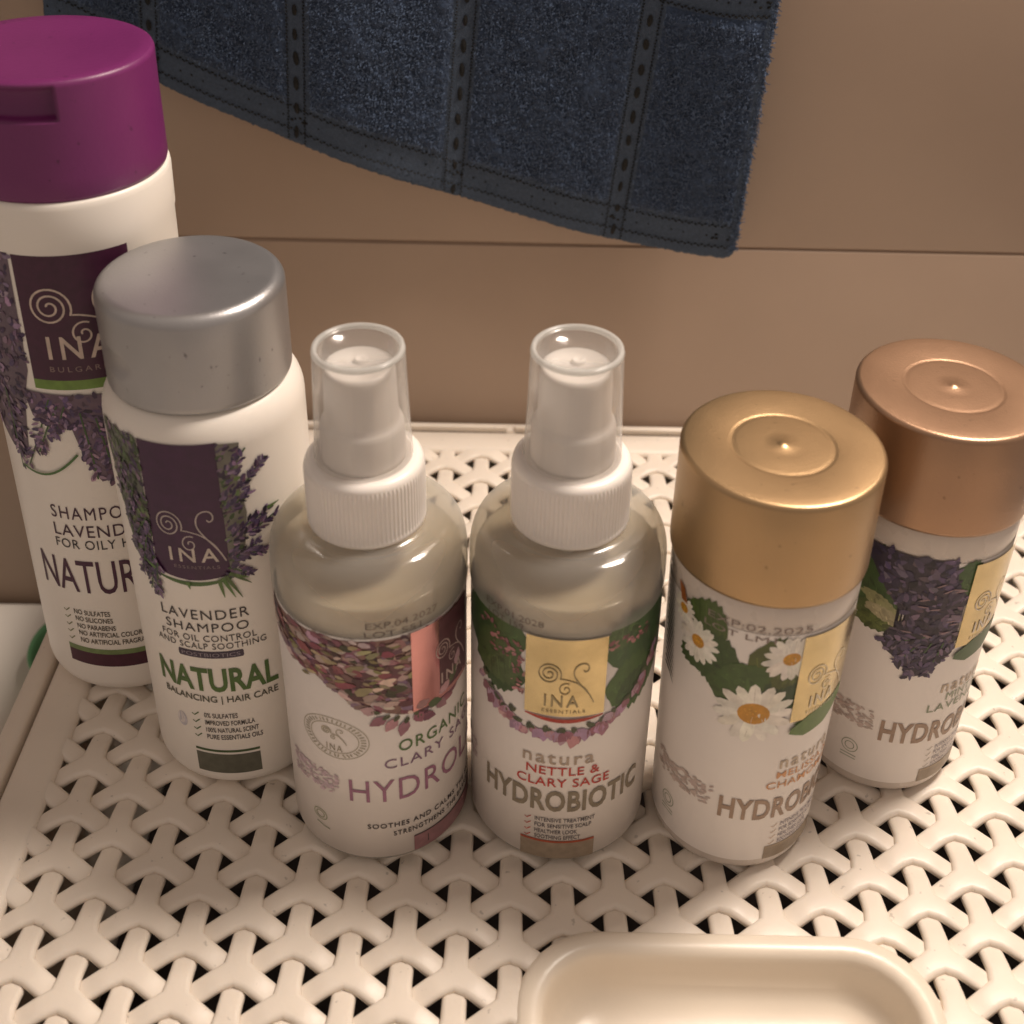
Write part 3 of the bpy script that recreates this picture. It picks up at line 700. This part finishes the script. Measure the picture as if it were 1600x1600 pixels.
def hydro(T, RF, a, kind):
    """artwork shared by the three bottles of one product line; a = angle of the panel's middle"""
    FZ1 = 82.4 if kind == 's2' else 86.2
    dz = 0 if kind == 's2' else 1.0
    pr = Print(RF, .08)
    if kind == 's2':
        for (x, z, L, W, an, c) in ((-24, 80, 26, 9.5, 3.35, (.055, .11, .03)), (-25, 66, 19, 8.5, 2.95, (.04, .085, .025)), (-50, 78, 15, 8, 3.6, (.05, .10, .035)), (-30, 74, 18, 8, 3.7, (.075, .12, .04)),
                                    (22, 74, 22, 10, .25, (.05, .11, .035)), (22, 64, 20, 9, -.1, (.065, .13, .035)), (48, 78, 16, 8, -.3, (.04, .09, .03)), (30, 58, 16, 5, .5, (.045, .09, .03)), (60, 66, 12, 6, .6, (.05, .10, .03)), (21, 79, 10, 4, .3, (.07, .13, .04))):
            leaf(pr, x, z, L, W, an, c, 10)
        for x0, x1, z0, z1, n_ in ((-50, -27, 72, 78, 30), (-34, -26, 62, 74, 24), (-60, -46, 78, 81, 8), (22, 52, 77, 80.5, 30)):
            bloom(pr, [(x0, z0), (x1, z0), (x1, z1), (x0, z1)], n_, [(.46, .22, .22), (.36, .15, .17), (.22, .08, .09)], (.4, 1.1))
        row = [(-50, 57, 2.9), (-45, 55, 2.5), (-40, 53, 2.2), (-34, 54, 2.0), (-30, 51, 2.5), (-22, 50.5, 2.4), (-12, 50.5, 2.6), (-3, 50.5, 2.6), (5, 50.5, 3.0), (14, 52, 2.6), (22, 53, 2.8), (30, 54.5, 2.9), (38, 57, 2.7), (46, 60, 2.6), (52, 62.5, 2.5), (58, 66, 2.3), (62, 69, 2), (-56, 60, 1.8)]
        for x, z, r in row:
            for q in range(4): leaf(pr, x + random.uniform(-2.5, 2.5), z + random.uniform(-.3, 1.2), r * random.uniform(1.1, 1.9), r * .52, random.uniform(-2.6, -.5), jit(random.choice(PK + [(.38, .23, .34), (.44, .29, .38)])), 3, False)
            pr.ell(x, z + 1.4, 1.3, .8, random.uniform(0, 3), jit((.07, .08, .045)), 7); pr.ell(x + 2, z + 1.2, .9, .5, random.uniform(0, 3), jit((.08, .10, .04)), 7)
        # bottle specific
        red = (.50, .035, .02)
    elif kind == 'g':
        for (x, z, L, W, an, c) in ((-56, 78, 12, 6.5, -.9, (.045, .085, .02)), (-30, 83, 14, 8, 2.9, (.06, .10, .02)), (-20, 74, 15, 8, 3.0, (.04, .08, .018)), (-40, 68, 14, 6, 0.0, (.05, .09, .022)), (-16, 80, 13, 8, -.3, (.08, .10, .022)), (-14, 70, 13, 7.5, -.4, (.055, .095, .02)), (-6, 66, 12, 6, .3, (.03, .06, .02)), (-26, 76, 12, 7, -1.0, (.05, .10, .022)), (0, 76, 8, 5, -.5, (.07, .09, .02))):
            leaf(pr, x, z, L, W, an, c, 8)
        daisy(pr, -49, 77.5, 6.2, 1.9, 1.1); daisy(pr, 9, 79.5, 7.2, 2.2, 1.0); daisy(pr, -63, 84, 4.0, 1.5)
        for x, z in ((-40, 70), (-35, 60)): pass
        daisy(pr, -8.5, 61, 9.8, 3.9, 1.0, 15)
        pr.poly([(18, 56.5), (26, 57.5), (40, 58), (60, 62), (58, 57), (46, 53.5), (30, 53.5)], (.10, .17, .05))
        for i in range(18): z = 94 - i * 2.0; pr.stroke([(-86 + .3 * i, z), (-80 + .5 * i, z - 1.5), (-75 + .45 * i, z - 3.4)], [.8, .6, .15], (.035, .04, .035))
        pr.poly([(-70, 91), (-64, 90), (-60, 86), (-66, 86)], (.32, .10, .02))
    else:
        for (x, z, L, W, an, c) in ((-62, 84, 14, 8, -.6, (.04, .09, .02)), (-60, 76, 18, 8, -.3, (.05, .10, .025)), (-55, 66, 16, 5, -.15, (.085, .12, .03)), (2, 84, 10, 6, -.5, (.045, .10, .025)), (14, 80, 9, 5, -1.9, (.06, .12, .03)), (-50, 72, 14, 2.6, -.5, (.30, .30, .14)), (-46, 68, 14, 2.4, -.35, (.38, .34, .20)), (-52, 62, 10, 2.4, .1, (.10, .13, .03))):
            leaf(pr, x, z, L, W, an, c, 8)
        bloom(pr, [(-58, 88), (4, 88), (8, 80), (16, 76), (16, 56), (6, 51), (-3, 48), (-12, 47), (-16, 52), (-28, 55), (-33, 58), (-26, 62), (-20, 68), (-34, 74), (-44, 80)], 330, LAVD + LAVD + [(.14, .09, .12)], (.8, 1.9), under=(.035, .025, .045))
        for a0, z0, a1, z1 in ((0, 60, -12, 46.5), (-5, 62, -34, 57), (8, 60, 0, 48), (-10, 58, -20, 51)): sprig(pr, a0, z0, a1, z1, LAVD, 26, 2.6, 1.5)
        for i in range(14): pr.ell(random.uniform(-20, 12), random.uniform(58, 82), 1.5, .25, random.uniform(-.3, .6), (.30, .20, .22), 6)
    pr.build('floral_print', T)
    fp = Print(RF, .42); fp.rect(a - 23.5, a + 23.5, 57.0 + dz * .5, FZ1, (1, 1, 1)); fp.build('foil_panel', T, M_goldfoil, False)
    if kind != 's2' or True:
        pr = Print(RF, .50)
        acc = {'s2': (.42, .03, .015), 'g': (.11, .19, .05), 'b': (.06, .12, .05)}[kind]
        if kind == 's2':
            pr.stroke([(a - 23 + 46 * i / 12, 56.6 - 1.2 * math.sin(PI * i / 12)) for i in range(13)], [.5 + .8 * math.sin(PI * i / 12) for i in range(13)], acc)
        else:
            pr.poly([(a - 22, 55.2), (a - 10, 58.5), (a + 8, 60.2), (a + 23, 61), (a + 23, 57), (a + 5, 52.5), (a - 12, 51.5), (a - 23, 53.5)], acc)
        # small certified mark, dotted band and base panel
        pr.build('panel_edge', T); pr = Print(RF, .1)
        g2 = (.30, .34, .24); k = RF(20) * PI / 180
        for r in (2.3, 1.3): pr.stroke([(a - 99 + r * math.cos(t) / k, 15 + r * math.sin(t)) for t in [2 * PI * i / 24 for i in range(25)]] if kind == 's2' else [(a - 100 + (22 if kind == 'b' else 0) + r * math.cos(t) / k, 15.5 + r * 1.05 * math.sin(t)) for t in [2 * PI * i / 24 for i in range(25)]], .22, g2)
        ca = a - 100 + (22 if kind == 'b' else 0)
        for zz in (12.0, 10.9): pr.stroke([(ca - 6, zz), (ca + 6, zz)], .42, (.42, .44, .36))
        pr.build('certified_mark', T); pr = Print(RF, .1)
        b1 = a - 66; b0 = a - 115
        for i in range(170): pr.ell(random.uniform(b0, b1), random.uniform(24.0, 31.5), .8, .34, random.uniform(-.7, .7), jit((.55, .45, .41) if kind != 's2' else (.6, .5, .5), .08), 6)
        pr.build('dotted_band', T); pr = Print(RF, .1)
        pr.rect(a - 24, a + 23.5, 2.7 if kind == 's2' else 4.7, 9.2, (.30, .235, .17)); pr.rect(a - 24, a + 23.5, 9.0, 9.8, {'s2': (.36, .07, .03), 'g': (.36, .28, .20), 'b': (.36, .28, .20)}[kind])
        tick_marks(RF, a - 20, [17.7, 15.4, 13.1, 10.8], {'s2': (.45, .06, .04), 'g': (.66, .52, .42), 'b': (.55, .5, .45)}[kind], T, .8)
        pr.build('base_panel', T)
    RG = lambda z: RF(z) + .42
    lc = {'s2': (.33, .26, .13), 'g': (.75, .66, .48), 'b': (.72, .66, .58)}[kind]
    emblem(RG, a - 0, 67.0 + dz, 4.1, 5.0, lc, T, .32)
    text(RG, 'INA', a - 12, a + 8, 60.3 + dz, 64.2 + dz, lc, T, bold=.012, spacing=1.3)
    text(RG, 'ESSENTIALS', a - 13, a + 12, 58.2 + dz, 59.2 + dz, tuple(c * .8 for c in lc), T, spacing=1.2)
    tx = 0 if kind == 's2' else 1.2
    text(RF, 'natura', a - 24, a + 20, 39.2 + tx, 43.0 + tx, (.42, .33, .26) if kind == 's2' else (.50, .40, .30), T, spacing=1.2, bold=.012)
    if kind == 's2':
        text(RF, 'NETTLE &', a - 21.5, a + 24, 35.2, 38.2, (.50, .03, .02), T, bold=.006, spacing=1.05)
        text(RF, 'CLARY SAGE', a - 27.5, a + 31, 30.9, 34.0, (.50, .03, .02), T, bold=.006, spacing=1.05)
    elif kind == 'g':
        text(RF, 'MELISSA &', a - 25, a + 24, 36.8, 39.3, (.62, .30, .13), T, bold=.004, spacing=1.05)
        text(RF, 'CHAMOMILE', a - 31, a + 31, 33.0, 35.6, (.62, .30, .13), T, bold=.004, spacing=1.05)
    else:
        text(RF, 'MINT &', a - 18, a + 16, 37.0, 39.8, (.25, .30, .20), T, bold=.0, spacing=1.1)
        text(RF, 'LAVENDER', a - 31, a + 31, 33.4, 36.2, (.25, .30, .20), T, bold=.0, spacing=1.1)
    zh = 21.4
    text(RF, 'HYDROBIOTIC', a - 52 - (8 if kind != 's2' else 0), a + 56, zh, zh + 8.0, (.235, .195, .14) if kind == 's2' else (.34, .235, .17), T, bold=.03, spacing=1.06)
    lines(RF, [(t, a - 15, a + b, z, z + 1.55) for t, b, z in (('INTENSIVE TREATMENT', 23, 17.2), ('FOR SENSITIVE SCALP', 21, 14.9), ('HEALTHIER LOOK', 12, 12.6), ('SOOTHING EFFECT', 14, 10.4))], (.10, .09, .10) if kind == 's2' else (.20, .17, .22), T, bold=.01)
S2 = spray((.0173, .2443, 0), 'spray bottle with a gold foil panel between green nettle leaves, beside the wide gold cap', 0)
hydro(S2, lambda z: 24.12, -1.5, 's2')
lines(lambda z: 24.0, [('EXP.01.2028', -54, -15, 85.4, 87.4)], (.12, .10, .09), S2, lift=.52)
lines(lambda z: 24.0, [('LOT 159', -52, -27, 82.9, 84.7)], (.12, .10, .09), S2, lift=.52)

# ---------------- two wide capped bottles
def wide(loc, label, capmat, rimlift):
    T = thing('hair_tonic_bottle', label, 'cosmetic bottle', loc, 0, 'wide capped hair tonic bottles')
    rb = lambda z: 21.55 + .0155 * z
    prof = [(.014, .0006)] + [(x, z) for x, z in fillet(.0213, 0, .0030, 'bot', 6)] + [(rb(z) * .001, z * .001) for z in (6, 10, 20, 35, 50, 60, 75, 88)] + [(.02305, .0885), (.02305, .0955), (.0226, .0964), (.018, .0965)]
    lathe('bottle_body', prof, M_frost2, T, 128)
    c = lathe('cap', [(.0232, .0962), (.0238, .0962), (.0239, .0970), (.0238, .1050), (.0237, .1150)] + [(r, z) for r, z in fillet(.0237, .1250, .0013, 'top', 6)] + [(.0200, .12506), (.0128, .12506), (.0124, .12500), (.0120, .12487), (.0117, .12486), (.0112, .12494), (.0105, .12500), (.0050, .12503), (.0016, .12505), (.0011, .12520), (.0007, .12540), (.0003, .12545)], capmat, T, 160)
    lathe('paper_label', [((rb(z) + .1) * .001, z * .001) for z in (4.9, 10, 20, 35, 50, 60, 75, 87)], M_paper, T, 180, cap=False)
    return T, (lambda z: float(rb(z)) + .12)
Gd, RFg = wide((.0657, .2404, 0), 'wide bottle with a gold cap and a chamomile daisy print on its label', M_gold, 0)
hydro(Gd, RFg, 38.5, 'g')
lines(RFg, [('EXP:02.2025', -44, 19, 87.6, 89.6), ('LOT LM1', -46, -2, 84.6, 86.4)], (.26, .20, .18), Gd)
Bz, RFb = wide((.1129, .2662, 0), 'wide bottle with a bronze cap and a dark lavender print, farthest right', M_bronze, 0)
hydro(Bz, RFb, 40.5, 'b')

# ================================================================== TOWEL
tw = thing('towel', 'dark blue grey terry towel with stitched checks hanging on the tiled wall', 'towel', (0, 0, 0))
av = np.array([0, .16, .375, .595, .825, 1.0])
bx_ = np.array([-.1571, -.1223, -.0723, -.0184, .0405, .0848]); bz_ = np.array([.1611, .1449, .1242, .1032, .0862, .0820])
tx_ = np.array([-.1560, -.1185, -.0708, -.0114, .0487, .0895]); tz_ = .175
def cub(a, y):
    co = np.polyfit(av, y, 4); return np.polyval(co, a)
def tpos(a, d):
    """a across (0..1), d metres up from the hem -> point on the towel's front"""
    a = np.asarray(a, float); d = np.asarray(d, float)
    x0, z0 = cub(a, bx_), cub(a, bz_); x1 = cub(a, tx_); z1 = np.full_like(x0, tz_)
    L = np.hypot(x1 - x0, z1 - z0); ux, uz = (x1 - x0) / L, (z1 - z0) / L
    # above the frame the cloth gathers gently towards its hook
    x = x0 + ux * d + (.02 - x0) * .55 * np.clip((d - .12) / .3, 0, 1) ** 1.5
    z = z0 + uz * d
    # corner of the hem is rounded
    e = np.clip((a - .985) / .015, 0, 1); z = z + .0022 * e ** 2 * (d < .004)
    y = .432 + math.tan(WALL_A) * x - .0115 + .0036 * np.sin(a * 9.0 + 1.2 + d * 7) + .0010 * np.sin(a * 23 + d * 18) - .0015 * np.clip(d / .2, 0, 1) * np.cos(a * 14)
    return np.stack([x, y, z], -1)
bandsA = [.16, .375, .595, .825]; BW = .0128; BD = [(.0045, .0130), (.0905, .0990), (.180, .1885)]
def pile(a, d):
    """0 on the woven bands, 1 on the terry squares"""
    p = np.ones_like(a)
    for b in bandsA: p = np.minimum(p, np.clip((np.abs(a - b) - BW) / .014, 0, 1))
    for lo, hi in BD: p = np.minimum(p, np.clip(np.maximum(lo - d, d - hi) / .0035 - .25, 0, 1))
    p = np.minimum(p, np.clip(d - .012, 0, 1) * 1e9)
    p = np.minimum(p, np.clip((1 - a - .010) / .012, 0, 1)); p = np.minimum(p, np.clip((a - .012) / .012, 0, 1))
    return p
NA, ND = 300, 270; DM = .27
A_, D_ = np.meshgrid(np.linspace(0, 1, NA), np.linspace(0, DM, ND))
Pq = tpos(A_, D_); pl = pile(A_, D_)
bumpy = rng.normal(0, 1, pl.shape)
sm = lambda q: (q + np.roll(q, 1, 0) + np.roll(q, -1, 0) + np.roll(q, 1, 1) + np.roll(q, -1, 1)) / 5
big = rng.normal(0, 1, pl.shape)
for _ in range(14): big = sm(big)
big /= big.std()
Pq[..., 1] -= pl * (.0013 + .00035 * bumpy + .0003 * big) + (1 - pl) * .0001 * bumpy
Pq[..., 0] += pl * .00012 * rng.normal(0, 1, pl.shape)
Pq[0, :, 2] += .00016 * rng.normal(0, 1, NA); Pq[:, -1, 0] += .00028 * rng.normal(0, 1, ND)
front = Pq.reshape(-1, 3); back = tpos(A_, D_); back[..., 1] += .0022; back = back.reshape(-1, 3)
vs = np.concatenate([front, back]).tolist(); fs = []; mi = []
off = NA * ND
for i in range(ND - 1):
    for j in range(NA - 1):
        a = i * NA + j; fs.append((a, a + 1, a + NA + 1, a + NA)); mi.append(0 if pl[i, j] > .3 else 1)
        fs.append((off + a, off + a + NA, off + a + NA + 1, off + a + 1)); mi.append(1)
for j in range(NA - 1):
    fs.append((j + 1, j, off + j, off + j + 1)); mi.append(1); k = (ND - 1) * NA + j; fs.append((k, k + 1, off + k + 1, off + k)); mi.append(1)
for i in range(ND - 1):
    a = i * NA; fs.append((a, a + NA, off + a + NA, off + a)); mi.append(1); a = i * NA + NA - 1; fs.append((a + NA, a, off + a, off + a + NA)); mi.append(1)
me = bpy.data.meshes.new('cloth'); me.from_pydata(vs, [], fs); me.materials.append(M_towel); me.materials.append(M_band)
me.polygons.foreach_set('material_index', mi); me.update()
add_obj('cloth', me, None, tw)
# terry loops: short bent yarn strips over the squares
vs = []; fs = []
NL = 46000
aa = rng.uniform(0, 1, NL * 2); dd = rng.uniform(0, .16, NL * 2); keep = pile(aa, dd) > rng.uniform(.1, .9, NL * 2)
# fuzzy right edge as well
aa2 = rng.uniform(.992, 1.0, 1500); dd2 = rng.uniform(.003, .16, 1500)
aa = np.concatenate([aa[keep][:NL], aa2]); dd = np.concatenate([dd[keep][:NL], dd2])
base = tpos(aa, dd); N = len(aa)
th = rng.uniform(0, 2 * PI, N); ln = rng.uniform(.0006, .0019, N); hh = rng.uniform(.0003, .0012, N)
dx, dz = np.cos(th) * ln, np.sin(th) * ln - .0004; wx, wz = -np.sin(th) * .00016, np.cos(th) * .00016
yb = base[:, 1] - .0011
arr = np.zeros((N, 6, 3))
for k, (t, h) in enumerate(((0, 0), (.5, 1), (1, .35))):
    for s_, sg in enumerate((-1, 1)):
        arr[:, k * 2 + s_, 0] = base[:, 0] + dx * t + wx * sg; arr[:, k * 2 + s_, 2] = base[:, 2] + dz * t + wz * sg; arr[:, k * 2 + s_, 1] = yb - hh * h
vs = arr.reshape(-1, 3)
idx = np.arange(N)[:, None] * 6
fs = np.concatenate([idx + np.array([[0, 1, 3, 2]]), idx + np.array([[2, 3, 5, 4]])]).tolist()
o = pyobj('terry_pile', vs.tolist(), fs, M_loop, tw, smooth=False); o['kind'] = 'stuff'
# stitching : big dashes one by one, fine zigzag rows joined
def patch(a, d, wa, wd, lift, rot=0):
    """small raised lozenge on the cloth (a,d centre; sizes in metres)"""
    p0 = tpos(a, d); ea = (tpos(a + .002, d) - p0); ea /= np.linalg.norm(ea); ed = (tpos(a, d + .001) - p0); ed /= np.linalg.norm(ed)
    c, s = math.cos(rot), math.sin(rot); e1 = ea * c + ed * s; e2 = -ea * s + ed * c; n = np.array([0, -1., 0])
    out = []
    for k in range(8):
        t = 2 * PI * k / 8; out.append(p0 + e1 * wa * math.cos(t) + e2 * wd * math.sin(t) + n * (lift - .0003))
    out.append(p0 + n * (lift + .0002)); return out
def lozenge(vs, fs, pts):
    b = len(vs); vs += [tuple(p) for p in pts]
    for k in range(8): fs.append((b + k, b + (k + 1) % 8, b + 8))
for bi, b in enumerate(bandsA):
    d = .0022 + .002 * (bi % 2)
    while d < .17:
        v_, f_2 = [], []; L = .0024 * random.uniform(.8, 1.15)
        if any(lo - .0005 < d < hi for lo, hi in BD) and d > .01: L = .0016
        lozenge(v_, f_2, patch(b + random.uniform(-.0006, .0006), d, .0010 * random.uniform(.8, 1.15), L, .0007, random.uniform(-.08, .08)))
        o = pyobj('stitch', v_, f_2, M_thread, tw, smooth=False); d += random.uniform(.0082, .0094)
vs, fs = [], []
for b in bandsA:
    for sg in (-1, 1):
        for k in range(int(.17 / .0011)): lozenge(vs, fs, patch(b + sg * (BW - .001) + (.0004 if k % 2 else -.0004), .001 + k * .0011, .00036, .00040, .0007))
for lo, hi in BD:
    for dd_ in (lo, hi):
        for k in range(210):
            a = .004 + k / 210 * .99; lozenge(vs, fs, patch(a, dd_ + (.00028 if k % 2 else -.00028) + .0002 * math.sin(a * 40), .00062, .00032, .0007, .5 if k % 2 else -.5))
    for k in range(60):
        a = k / 60 + .006
        if random.random() < .75: lozenge(vs, fs, patch(a, (lo + hi) / 2 + random.uniform(-.0003, .0003), .0004, .00045, .0003))
    for b in bandsA + [.975]:
        for k in range(5): lozenge(vs, fs, patch(b + random.uniform(-.014, .014), (lo + hi) / 2 + random.uniform(-.001, .001), .0006, .0005, .0005))
o = pyobj('stitching', vs, fs, M_thread, tw, smooth=False); o['kind'] = 'stuff'
